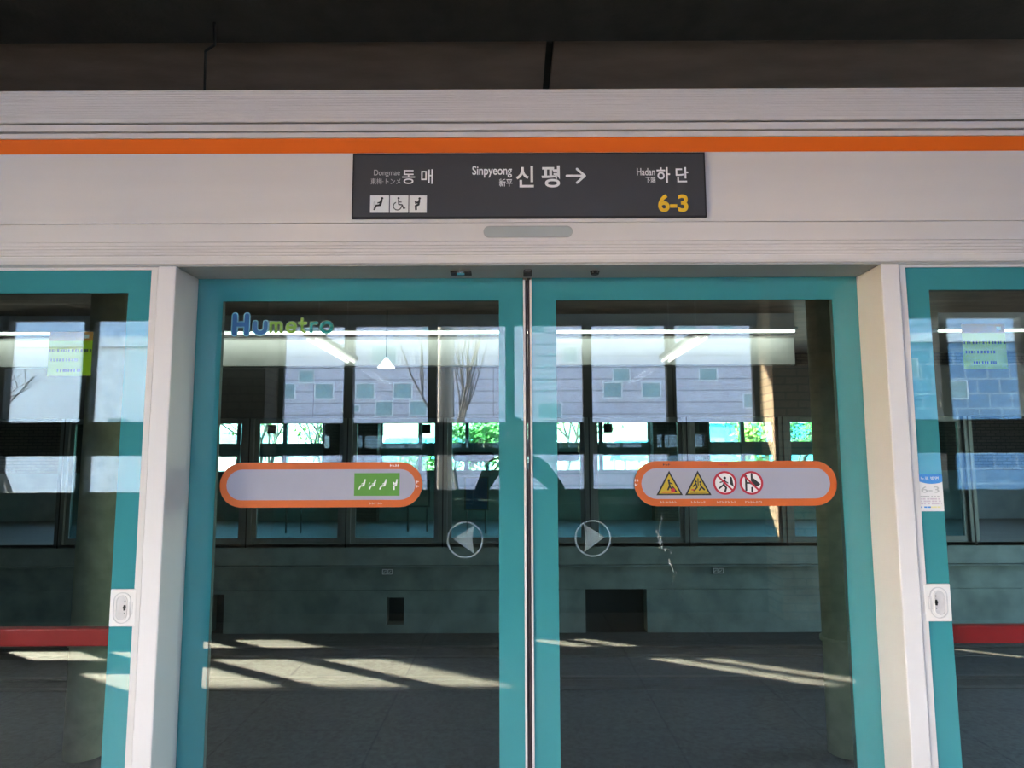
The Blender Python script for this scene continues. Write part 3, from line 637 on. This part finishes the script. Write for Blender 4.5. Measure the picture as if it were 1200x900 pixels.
# ------------------------------------------------------------------ the photographer, seen only in the glass
JACKET = mat('dark_jacket', (0.020, 0.022, 0.030), 0.85, 0, 0.2, 14)
TROUSERS = mat('dark_trousers', (0.018, 0.018, 0.022), 0.9, 0, 0.2, 14)
SKIN = mat('skin', (0.52, 0.32, 0.23), 0.55, 0, 0.08, 12)
HAIR = mat('black_hair', (0.012, 0.010, 0.009), 0.6, 0, 0.2, 40, stretch=(1, 1, 0.2))
SHOE = mat('dark_shoe', (0.03, 0.03, 0.03), 0.6, 0, 0.1, 10)
PHONE = mat('phone_glass', (0.02, 0.02, 0.024), 0.15, 0, 0.05, 8)
def skinned(name, verts, edges, root, m, parent, sub=2, extra=None):
    me = bpy.data.meshes.new(name); o0 = ORIGIN[parent.name]
    me.from_pydata([tuple(Vector(v[:3]) - o0) for v in verts], edges, [])
    o = bpy.data.objects.new(name, me); COL.objects.link(o); o.parent = parent; me.materials.append(m)
    sk = o.modifiers.new('skin', 'SKIN'); sk.use_smooth_shade = True
    lay = me.skin_vertices[0] if me.skin_vertices else None
    if lay is None:
        bm = bmesh.new(); bm.from_mesh(me); bm.verts.layers.skin.verify(); bm.to_mesh(me); bm.free(); lay = me.skin_vertices[0]
    for i, v in enumerate(verts):
        lay.data[i].radius = (v[3], v[4] if len(v) > 4 else v[3]); lay.data[i].use_root = (i == root)
    ss = o.modifiers.new('smooth', 'SUBSURF'); ss.levels = sub; ss.render_levels = sub
    ORIGIN[o.name] = o0
    return o
PX, PYY = -0.03, -2.80
per = thing('person', 'person in dark clothes holding up a phone, reflected in the doors', 'person', (PX, PYY, 0))
V = [(PX, PYY, 1.02, .155, .115), (PX, PYY + .01, 1.16, .148, .108), (PX, PYY + .01, 1.33, .165, .115), (PX, PYY, 1.45, .12, .09), (PX, PYY + .01, 1.52, .055, .055), (PX, PYY + .03, 1.60, .052, .055)]
V += [(PX, PYY, 0.90, .165, .122), (PX, PYY, 0.80, .165, .122)]
Ed = [(0, 1), (1, 2), (2, 3), (3, 4), (4, 5), (0, 6), (6, 7)]
for s in (-1, 1):
    n = len(V)
    V += [(PX + s * .20, PYY - .01, 1.43, .068), (PX + s * (.30 if s < 0 else .37), PYY + .04, 1.20, .050), (PX + s * .115 - .02, PYY + .27, 1.42, .034), (PX + s * .085 - .025, PYY + .345, 1.465, .027)]
    Ed += [(3, n), (n, n + 1), (n + 1, n + 2), (n + 2, n + 3)]
body = skinned('torso_and_arms', V, Ed, 0, JACKET, per)
V = [(PX, PYY, 0.96, .135, .100)]; Ed = []
for s in (-1, 1):
    n = len(V)
    V += [(PX + s * .09, PYY, 0.86, .092), (PX + s * .10, PYY + .02, 0.50, .064), (PX + s * .105, PYY - .01, 0.28, .055), (PX + s * .11, PYY - .02, 0.09, .044)]
    Ed += [(0, n), (n, n + 1), (n + 1, n + 2), (n + 2, n + 3)]
skinned('trousers', V, Ed, 0, TROUSERS, per)
for s in (-1, 1):
    skinned('shoe', [(PX + s * .11, PYY - .05, .05, .042, .045), (PX + s * .115, PYY + .04, .045, .045, .042), (PX + s * .12, PYY + .15, .035, .044, .030)], [(0, 1), (1, 2)], 0, SHOE, per)
# head: skull, jaw, nose, ears as one surface with hair over it
HZ = 1.69
bm = bmesh.new(); bmesh.ops.create_uvsphere(bm, u_segments=32, v_segments=24, radius=1)
for v in bm.verts:
    x, y, z_ = v.co
    wx, wy, wz = 0.074, 0.094, 0.118
    jaw = max(0, -z_); wx *= 1 + 0.22 * jaw - 0.30 * jaw ** 3; yy = y * wy * (1 - 0.12 * jaw) + 0.012 * jaw
    if y > 0.5:
        nx = math.exp(-((x / 0.16) ** 2)); yy += 0.022 * nx * math.exp(-(((z_ + 0.16) / 0.16) ** 2))       # nose
        yy -= 0.007 * math.exp(-(((abs(x) - 0.42) / 0.15) ** 2)) * math.exp(-(((z_ - 0.05) / 0.09) ** 2))      # eye sockets
        yy += 0.006 * math.exp(-((x / 0.30) ** 2)) * math.exp(-(((z_ + 0.50) / 0.07) ** 2))                    # lips
        yy += 0.008 * math.exp(-((x / 0.3) ** 2)) * math.exp(-(((z_ + 0.85) / 0.12) ** 2))                     # chin
    ear = math.exp(-(((abs(x) - 1) / 0.10) ** 2)) * math.exp(-((z_ + 0.08) / 0.16) ** 2) * math.exp(-((y + 0.1) / 0.14) ** 2)
    v.co = Vector((x * wx + math.copysign(0.014 * ear, x), yy + 0.02, z_ * wz + HZ - 0.0)) + Vector((0, 0, 0))
for f in bm.faces: f.smooth = True
me = bpy.data.meshes.new('head'); bm.to_mesh(me); bm.free(); me.materials.append(SKIN)
h = bpy.data.objects.new('head', me); COL.objects.link(h); h.parent = per; ORIGIN[h.name] = Vector((PX, PYY, 0))
for s in (-1, 1):
    e = MB(); e.disc(s * 0.031, HZ + 0.006, 0.011, 0.100, 0.106, INK, 14); e.disc(s * 0.031, HZ + 0.006, 0.0055, 0.104, 0.1075, INKB, 12)
    o = e.build('eye'); o.parent = h
LIP = mat('lips', (0.36, 0.15, 0.13), 0.5, 0, 0.05, 12)
e = MB(); e.tube([(-.024, .094, HZ - .058), (-.010, .1045, HZ - .0555), (.010, .1045, HZ - .0555), (.024, .094, HZ - .058)], [.003, .006, .006, .003], LIP, 10)
o = e.build('mouth'); o.parent = h
for s in (-1, 1):
    e = MB(); e.tube([(s * .017, .099, HZ + .026), (s * .032, .098, HZ + .031), (s * .046, .088, HZ + .026)], [.003, .004, .002], HAIR, 8); o = e.build('eyebrow'); o.parent = h
bm = bmesh.new(); bmesh.ops.create_uvsphere(bm, u_segments=28, v_segments=20, radius=1)
for v in list(bm.verts):
    x, y, z_ = v.co; v.co = Vector((x * 0.082, y * 0.103 + 0.012, z_ * 0.124 + HZ + 0.008 + (0.0015 * sin(9 * x + 4 * y))))
kill = [v for v in bm.verts if (v.co.z < HZ + 0.055 and v.co.y > 0.02) or v.co.z < HZ - 0.05]
bmesh.ops.delete(bm, geom=kill, context='VERTS')
bmesh.ops.solidify(bm, geom=bm.faces[:], thickness=0.008)
for f in bm.faces: f.smooth = True
me = bpy.data.meshes.new('hair'); bm.to_mesh(me); bm.free(); me.materials.append(HAIR)
hr = bpy.data.objects.new('hair', me); COL.objects.link(hr); hr.parent = per
# hands: palm, four fingers and a thumb around the phone's edges
PHY, PHX, PHZ = -2.392, -0.057, 1.49
for s in (-1, 1):
    wx, wy, wz = PX + s * .085 - .025, PYY + .345, 1.462
    V = [(wx, wy, wz, .026, .020)]; Ed = []
    V.append((PHX + s * .095, wy + .035, wz + .01, .030, .016)); Ed.append((0, 1))
    V.append((PHX + s * .104, wy + .045, wz + .02, .026, .012)); Ed.append((1, 2))
    for k in range(4):
        zz = wz - .022 + .020 * k; n = len(V); ln = (0.85, 0.97, 1.0, 0.9)[k]
        V += [(PHX + s * .096, wy + .072, zz + .012, .0090), (PHX + s * (.090), PHY + .014 + .004 * k * 0, zz + .016, .0085), (PHX + s * (.090 - .030 * ln), PHY + .020, zz + .018, .0078)]
        Ed += [(2, n), (n, n + 1), (n + 1, n + 2)]
    n = len(V)
    V += [(PHX + s * .080, wy + .030, wz + .030, .0115), (PHX + s * .064, PHY - .018, wz + .052, .0098), (PHX + s * .050, PHY - .020, wz + .072, .0085)]
    Ed += [(1, n), (n, n + 1), (n + 1, n + 2)]
    skinned('hand', V, Ed, 0, SKIN, per, 2)
ph = thing('phone', 'dark phone held up in both hands of the reflected person', 'phone', (PHX, PHY, PHZ - 0.037))
MB().box(PHX - .078, PHX + .078, PHY - .004, PHY + .004, PHZ - .037, PHZ + .037, PHONE, 0.003).build('phone_body', ph)
m = MB(); m.tube([(PHX, PHY + .004, PHZ + .010), (PHX, PHY + .006, PHZ + .010)], 0.009, CHROME, 18); m.build('camera_ring', ph)

# ================================================================== BETWEEN AND BEYOND THE TRACKS
for x, lab in ((-4.43, 'olive painted round steel column between the tracks, behind the left panel'), (3.34, 'olive painted round steel column between the tracks, behind the right leaf')):
    t = thing('track_column', lab, 'column', (x, 4.9, -1.52))
    MB().tube([(x, 4.9, -1.5), (x, 4.9, 4.0)], 0.19, OLIVE, 28).build('shaft', t)
    MB().tube([(x, 4.9, -0.40), (x, 4.9, -0.36)], 0.215, OLIVE, 28).build('collar', t)
for k, (y, lab) in enumerate(((1.55, 'rusty rail nearest the sliding doors'), (2.99, 'rusty rail of the near track, on the side of the columns'), (6.9, 'rusty rail of the far track, on the side of the columns'), (8.34, 'rusty rail nearest the far platform edge'))):
    pr = [(y - .07, -1.52), (y + .07, -1.52), (y + .07, -1.505), (y + .012, -1.49), (y + .012, -1.41), (y + .036, -1.395), (y + .036, -1.365), (y - .036, -1.365), (y - .036, -1.395), (y - .012, -1.41), (y - .012, -1.49), (y - .07, -1.505)]
    tag(MB().profile(pr, -14, 14, RAIL).build('rail', None, (0, y, -1.52)), lab, 'rail', 'running rails')
for x, lab in ((-2.255, 'small pale plate with two square symbols on the far platform edge, left one'), (3.52, 'small pale plate with two square symbols on the far platform edge, right one')):
    t = thing('marker_plate', lab, 'plate', (x, FY, -0.487), 'marker plates on the far platform edge')
    MB().box(x - .105, x + .105, FY + .10, FY + .125, -.555, -.425, STEEL, 0.004).build('plate', t)
    for dx in (-.048, .048):
        m = MB(); m.rect_ring((x + dx - .042, x + dx + .042, -.535, -.445), (x + dx - .031, x + dx + .031, -.524, -.456), FY + .094, FY + .1005, PLASTIC)
        m.stroke([(x + dx - .02, -.505), (x + dx + .012, -.475)], .009, FY + .094, FY + .1005, PLASTIC); m.build('square_symbol', t)

# far screen doors, seen from the track
t = thing('far_screen_door_header', 'far header with dark machinery cover below glossy white panel', 'door header', (0, FY, 2.2))
MB().box(-13.97, 13.97, FY, FY + .34, 2.19, 3.10, FARDARK).build('machinery_cover', t)
m = MB(); m.profile([(FY + .10, 3.10), (FY + .02, 3.13), (FY + .02, 3.60), (FY + .10, 3.66), (FY + .3, 3.66), (FY + .3, 3.10)], -13.97, 5.0, FARWHITE); m.build('upper_panel', t)['label'] = 'glossy white upper panel'
for x in (-10, -6.8, -3.6, -.4, 2.8):
    MB().box(x - .01, x + .01, FY - .004, FY, 2.20, 3.10, BLACK).build('cover_joint', t)
for x0, x1, lab in ((-11.5, 4.9, 'long fluorescent strip lamp above the far header\'s white panel'), (7.45, 10.0, 'fluorescent strip lamp right of the white panel, above the far header')):
    t = thing('strip_lamp', lab, 'lamp', ((x0 + x1) / 2, FY - .1, 3.70))
    MB().box(x0, x1, FY - .40, FY - .02, 3.69, 3.73, LAMPBODY).build('housing', t)
    MB().box(x0, x1, FY - .27, FY - .21, 3.665, 3.69, TUBE2).build('tube', t)
    MB().box(x0, x1, FY - .25, FY - .23, 3.73, 4.0, LAMPBODY).build('hanger', t)
def far_post(x, lab):
    t = thing('far_screen_door_post', lab, 'post', (x, FY + .1, 0), 'posts of the far screen doors')
    MB().box(x - .075, x + .075, FY + .02, FY + .2, -.06, 2.19, STEEL, .005).build('shaft', t)
    MB().box(x - .010, x + .010, FY + .012, FY + .021, -.06, 2.19, BLACK).build('joint', t)
posts = [-8.0, -6.40, -4.72, -2.98, -1.29, 1.29, 3.02, 4.72, 6.4, 8.0]
for i, x in enumerate(posts):
    side = 'left' if x < 0 else 'right'
    k = abs(i - 4.5) // 1
    far_post(x, 'dark grey post of the far screen doors, number %s outward %s of their middle' % (['one', 'two', 'three', 'four', 'five'][int(k)], side))
def far_panel(x0, x1, name, lab, cat, pillx=None, stick=None, leafside=0):
    t = thing(name, lab, cat, ((x0 + x1) / 2, FY + .1, 0), 'glazed panels of the far screen doors')
    MB().rect_ring((x0, x1, -.02, 2.185), (x0 + .075, x1 - .075, .10, 2.10), FY + .06, FY + .12, STEEL).build('frame', t)
    MB().box(x0 + .07, x1 - .07, FY + .085, FY + .093, .09, 2.11, FARPANE).build('glass_pane', t)
    if pillx: MB().prism(cap(pillx[0], pillx[1], 1.42, 1.58), FY + .098, FY + .106, BLACK).build('pill_sign', t)
    if stick: MB().box(stick - .075, stick + .075, FY + .0960, FY + .104, 1.92, 2.08, BLACK).build('notice_sticker', t)
far_panel(-1.21, -.01, 'far_sliding_door', 'left leaf of the far sliding door, with a dark pill sign', 'sliding door', (-1.13, -.38))
far_panel(.01, 1.21, 'far_sliding_door', 'right leaf of the far sliding door, with a dark pill sign', 'sliding door', (.38, 1.13))
for a, c, st, lab in ((-2.90, -1.37, -1.60, 'far glazed panel just left of the far sliding door'), (1.37, 2.94, 1.64, 'far glazed panel just right of the far sliding door'), (-4.64, -3.06, -4.36, 'far glazed panel, second left of the far sliding door'),
                      (3.10, 4.64, 3.34, 'far glazed panel, second right of the far sliding door'), (-6.32, -4.80, None, 'far glazed panel, third left of the far sliding door'), (4.80, 6.32, None, 'far glazed panel, third right of the far sliding door'),
                      (-7.92, -6.48, None, 'far glazed panel, fourth left of the far sliding door'), (6.48, 7.92, None, 'far glazed panel, fourth right of the far sliding door')):
    far_panel(a, c, 'far_fixed_panel', lab, 'glass panel', None, st)
struct(MB().box(-14, 14, FY + .02, FY + .2, -.06, -.0005, STEEL).build('sill'))
# things on the far platform
NB = mat('notice_blue', (0.03, 0.13, 0.35), 0.6, 0, 0.1, 8); NG = mat('notice_pale_green', (0.30, 0.42, 0.34), 0.6, 0, 0.1, 8)
def notice(x, y, z0, z1, wd, m_, lab):
    t = thing('notice_board', lab, 'notice board', (x, y, 0))
    MB().box(x - wd / 2, x + wd / 2, y, y + .04, z0, z1, m_, .004).build('panel', t)
    MB().rect_ring((x - wd / 2 - .03, x + wd / 2 + .03, z0 - .03, z1 + .03), (x - wd / 2, x + wd / 2, z0, z1), y - .01, y + .05, STEEL).build('frame', t)
    for dx in (-wd / 2 + .03, wd / 2 - .03): MB().tube([(x + dx, y + .02, 0), (x + dx, y + .02, z0)], .018, STEEL, 8).build('leg', t)
notice(-.78, 11.2, .48, 1.08, .42, NB, 'blue notice board behind the far sliding door')
notice(-2.0, 11.6, .52, 1.0, .45, NG, 'pale green notice board behind the far panel')
notice(-4.45, 11.4, .62, .98, .36, NB, 'small blue notice board at the left end of the far platform')
t = thing('pendant_fixture', 'small lit white cone lamp hanging above the far header', 'pendant', (-2.2, FY - .62, 2.98))
m = MB(); m.tube([(-2.2, FY - .62, 3.18), (-2.2, FY - .62, 3.16), (-2.2, FY - .62, 3.02), (-2.2, FY - .62, 3.0)], [.02, .03, .14, .145], CONEGLOW, 24); m.build('cone', t)
MB().tube([(-2.2, FY - .62, 3.18), (-2.2, FY - .62, 4.0)], .008, STEEL, 8).build('rod', t)

# ================================================================== OUTSIDE, BEHIND THE PLATFORM
CLAD = brick('grey_lilac_cladding', (0.56, 0.51, 0.585), (0.53, 0.485, 0.56), (0.27, 0.25, 0.29), 400.0, 0.62, 0.035)
PALE = mat('pale_render', (0.74, 0.73, 0.75), 0.8, 0, 0.05, 0.4)
SKYBL = brick('light_blue_cladding', (0.36, 0.46, 0.60), (0.33, 0.43, 0.57), (0.22, 0.28, 0.36), 3.0, 0.5, 0.04)
DBLUE = brick('blue_glazed_wall', (0.16, 0.27, 0.42), (0.10, 0.20, 0.34), (0.34, 0.42, 0.5), 1.2, 0.8, 0.05)
OWIN = mat('outside_window', (0.25, 0.35, 0.375), 0.6, 0, 0.1, 1)
struct(MB().box(-70, 70, -90, -4.2, -6.2, -6.0, mat('outside_ground', (0.22, 0.21, 0.2), 0.9, 0, 0.2, 0.3)).build('ground_outside'))
def building(name, lab, cat, x0, x1, y0, z1, m_, wins, depth=10, pr=None):
    t = thing(name, lab, cat, ((x0 + x1) / 2, y0 - depth / 2, -6))
    MB().box(x0, x1, y0 - depth, y0, -6, z1, m_).build('wall', t)
    MB().box(x0 - .2, x1 + .2, y0 - depth, y0 + .15, z1, z1 + .5, PALE).build('parapet', t)
    for (x, z, w_, h_) in wins:
        m = MB(); m.rect_ring((x - w_ / 2 - .06, x + w_ / 2 + .06, z - h_ / 2 - .06, z + h_ / 2 + .06), (x - w_ / 2, x + w_ / 2, z - h_ / 2, z + h_ / 2), y0 - .02, y0 + .05, PALE)
        m.box(x - w_ / 2, x + w_ / 2, y0 - .01, y0 + .02, z - h_ / 2, z + h_ / 2, OWIN); m.build('window', t)
    return t
W_ = [(-12.8, 5.76, .75, .6), (-11.0, 5.76, .75, .6), (-12.06, 4.98, .93, .76), (-10.03, 4.98, .93, .76), (-7.86, 4.98, .93, .76), (-5.88, 4.98, .93, .76),
      (-6.85, 4.05, .85, .72), (-5.05, 4.05, .85, .72), (-8.6, 4.05, .85, .3), (-6.9, 6.95, 1.3, .95), (-3.9, 6.6, 1.0, 1.0), (-4.3, 8.4, 1.1, .8), (5.23, 4.98, .93, .76), (7.26, 4.98, .93, .76),
      (5.7, 5.80, .85, .6), (10.3, 5.80, .9, .6), (9.26, 8.36, .9, .6), (11.3, 8.36, .9, .6), (1.9, 3.9, 1.2, .8), (3.0, 6.9, .7, .8), (12.6, 4.4, .9, .7), (7.0, 8.36, .9, .6), (-10.9, 8.36, .9, .6), (1.2, 8.36, .9, .6)]
building('building', 'grey lilac building with small staggered square windows, reflected in the doors', 'building', -13.6, 15.2, -33.0, 17.0, CLAD, W_)
building('building', 'pale low building with flat roof, reflected in the left panel', 'building', -34, -14.2, -31.0, 7.0, PALE, [(-16.0, 3.6, 1.0, 2.4), (-19.5, 3.0, 1.0, .9)])
building('building', 'light blue clad building rising behind the pale low one', 'building', -50, -14.6, -48.0, 16.0, SKYBL, [])
t = building('building', 'blue glazed building with sloping roof line, reflected in the right panel', 'building', 17.0, 44, -34.0, 7.6, DBLUE, [(18.5, 5.4, 1.6, 1.0), (21.0, 6.2, 1.6, .9), (18.6, 3.0, 1.6, 1.0), (23.6, 5.0, 1.6, .9)])
m = MB(); m.prism([(16.8, 7.7), (44, 7.7), (44, 17), (16.8, 8.2)], -44, -33.9, SKYBL); m.build('sloping_roof', t)
t = thing('utility_pole', 'pale concrete utility pole in front of the building, reflected in the left door', 'pole', (-1.27, -9.3, -6))
MB().tube([(-1.27, -9.3, -6), (-1.27, -9.3, 9)], [.19, .14], mat('pole_concrete', (0.46, 0.40, 0.35), 0.8, 0, 0.1, 4), 18).build('shaft', t)
MB().box(-1.9, -.6, -9.36, -9.24, 6.5, 6.6, STEEL).build('crossarm', t)
BARK = mat('bare_bark', (0.10, 0.085, 0.075), 0.9, 0, 0.2, 20)
LEAFY = mat('yellow_green_leaves', (0.30, 0.36, 0.06), 0.8, 0, 0.35, 3); LEAFG = mat('green_leaves', (0.11, 0.26, 0.05), 0.8, 0, 0.35, 3)
def tree(x, y, z, h_, lab, leaf=None, nleaf=0, seed=1, spread=1.0, group=None, thin=1.0):
    rnd = random.Random(seed); t = thing('tree', lab, 'tree', (x, y, z), group)
    tm = MB(); tips = []
    def grow(p, d, ln, r, dep):
        q = p + d * ln; mid = p + d * ln * .5 + Vector((rnd.uniform(-1, 1), rnd.uniform(-1, 1), 0)) * ln * .05
        tm.tube([p, mid, q], [r, r * .85, r * .68], BARK, 7 if dep < 2 else 5, False); tips.append((q, dep))
        if dep < 5:
            for _ in range(3 if dep in (1, 2) else 2):
                e = (d + Vector((rnd.uniform(-1, 1) * spread, rnd.uniform(-1, 1) * spread, rnd.uniform(-.15, .6)))).normalized()
                grow(q, e, ln * rnd.uniform(.62, .82), r * .62, dep + 1)
    grow(Vector((x, y, z)), Vector((0, 0, 1)), h_ * .30, h_ * .022 * thin, 0)
    tm.build('trunk', t)
    if leaf:
        lm = MB(); tt = [q for q, dp in tips if dp >= 3]
        for _ in range(nleaf):
            c = rnd.choice(tt) + Vector((rnd.gauss(0, .22), rnd.gauss(0, .22), rnd.gauss(0, .22))) * h_ * .12
            a = Vector((rnd.uniform(-1, 1), rnd.uniform(-1, 1), rnd.uniform(-1, 1))).normalized(); b_ = a.orthogonal().normalized(); r = rnd.uniform(.05, .11)
            vs = [lm.bm.verts.new(c + k) for k in (a * r, b_ * r * .6, -a * r, -b_ * r * .6)]; lm.face(vs, leaf)
        o = lm.build('foliage', t); o['kind'] = 'stuff'
tree(-2.2, -24.0, -6, 15, 'bare thin tree beside the utility pole, reflected in the left door', seed=4, spread=.5, thin=.5)
tree(-19.5, -26.0, -6, 15, 'bare branching tree, reflected in the left panel', seed=8, spread=.9, thin=.55)

# ================================================================== OUTSIDE, BEYOND THE FAR PLATFORM
struct(MB().box(-80, 80, 14.3, 120, -3.2, -3.0, mat('outside_paving', (0.20, 0.19, 0.17), 0.9, 0, 0.2, 0.3)).build('ground_far'))
tree(1.9, 27, -3, 8.0, 'bare pale tree beyond the far right windows', LEAFY, 500, 21, .9)
tree(6.4, 21, -3, 6.0, 'yellow green tree outside the far windows at the right', LEAFY, 2600, 22, .8)
tree(-2.0, 22, -3, 6.5, 'green tree outside the windows behind the far sliding door', LEAFG, 2800, 23, .8)
tree(-6.6, 23, -3, 7.5, 'bare branching tree outside the far windows at the left', LEAFY, 350, 24, .9)
tree(-10.6, 25, -3, 8, 'thin bare tree at the far left outside', LEAFY, 250, 25, .9)
tree(11.5, 26, -3, 7.5, 'bright green tree at the far right outside', LEAFG, 2600, 26, .8)
CANB = mat('canopy_blue', (0.10, 0.48, 0.66), 0.6, 0, 0.05, 1); CANW = mat('canopy_white', (0.80, 0.80, 0.78), 0.6, 0, 0.04, 1)
def canopy(x, y, wd, z, m_, lab):
    t = thing('market_canopy', lab, 'canopy', (x, y, -3))
    MB().profile([(y - 2, z), (y, z + .9), (y + 2, z), (y + 2, z - .12), (y, z + .78), (y - 2, z - .12)], x - wd / 2, x + wd / 2, m_).build('roof', t)
    for a in (-1, 1):
        for c in (-1, 1): MB().tube([(x + a * (wd / 2 - .2), y + c * 1.7, -3), (x + a * (wd / 2 - .2), y + c * 1.7, z + .05)], .06, STEEL, 8).build('leg', t)
canopy(-3.6, 30, 5.0, 1.5, CANB, 'blue roofed canopy outside, left of the green tree')
canopy(-9.5, 33, 6.0, 1.7, CANW, 'white roofed canopy outside the far left windows')
canopy(7.6, 32, 5.0, 1.4, CANB, 'blue roofed canopy outside, right of the yellow green tree')
def block(x0, x1, y0, z1, m_, lab, n):
    t = thing('shop_building', lab, 'building', ((x0 + x1) / 2, y0 + 4, -3))
    MB().box(x0, x1, y0, y0 + 8, -3, z1, m_).build('wall', t); MB().box(x0 - .2, x1 + .2, y0 - .2, y0 + 8, z1, z1 + .3, PALE).build('roof', t)
    for k in range(n):
        x = x0 + (k + .5) * (x1 - x0) / n
        MB().box(x - .6, x + .6, y0 - .04, y0 + .02, z1 - 2.2, z1 - 1.0, OWIN).build('window', t)
CREAM = mat('cream_wall', (0.70, 0.60, 0.46), 0.8, 0, 0.06, 0.5)
block(-26, -13, 44, 4.2, PALE, 'white building far off beyond the left windows', 5)
block(-11, -1, 50, 2.2, CREAM, 'cream building far off behind the blue canopy', 4)
block(1, 11, 52, 2.6, PALE, 'white building far off behind the bare pale tree', 4)
block(13, 27, 46, 3.8, CANB, 'light blue building far off beyond the right windows', 5)
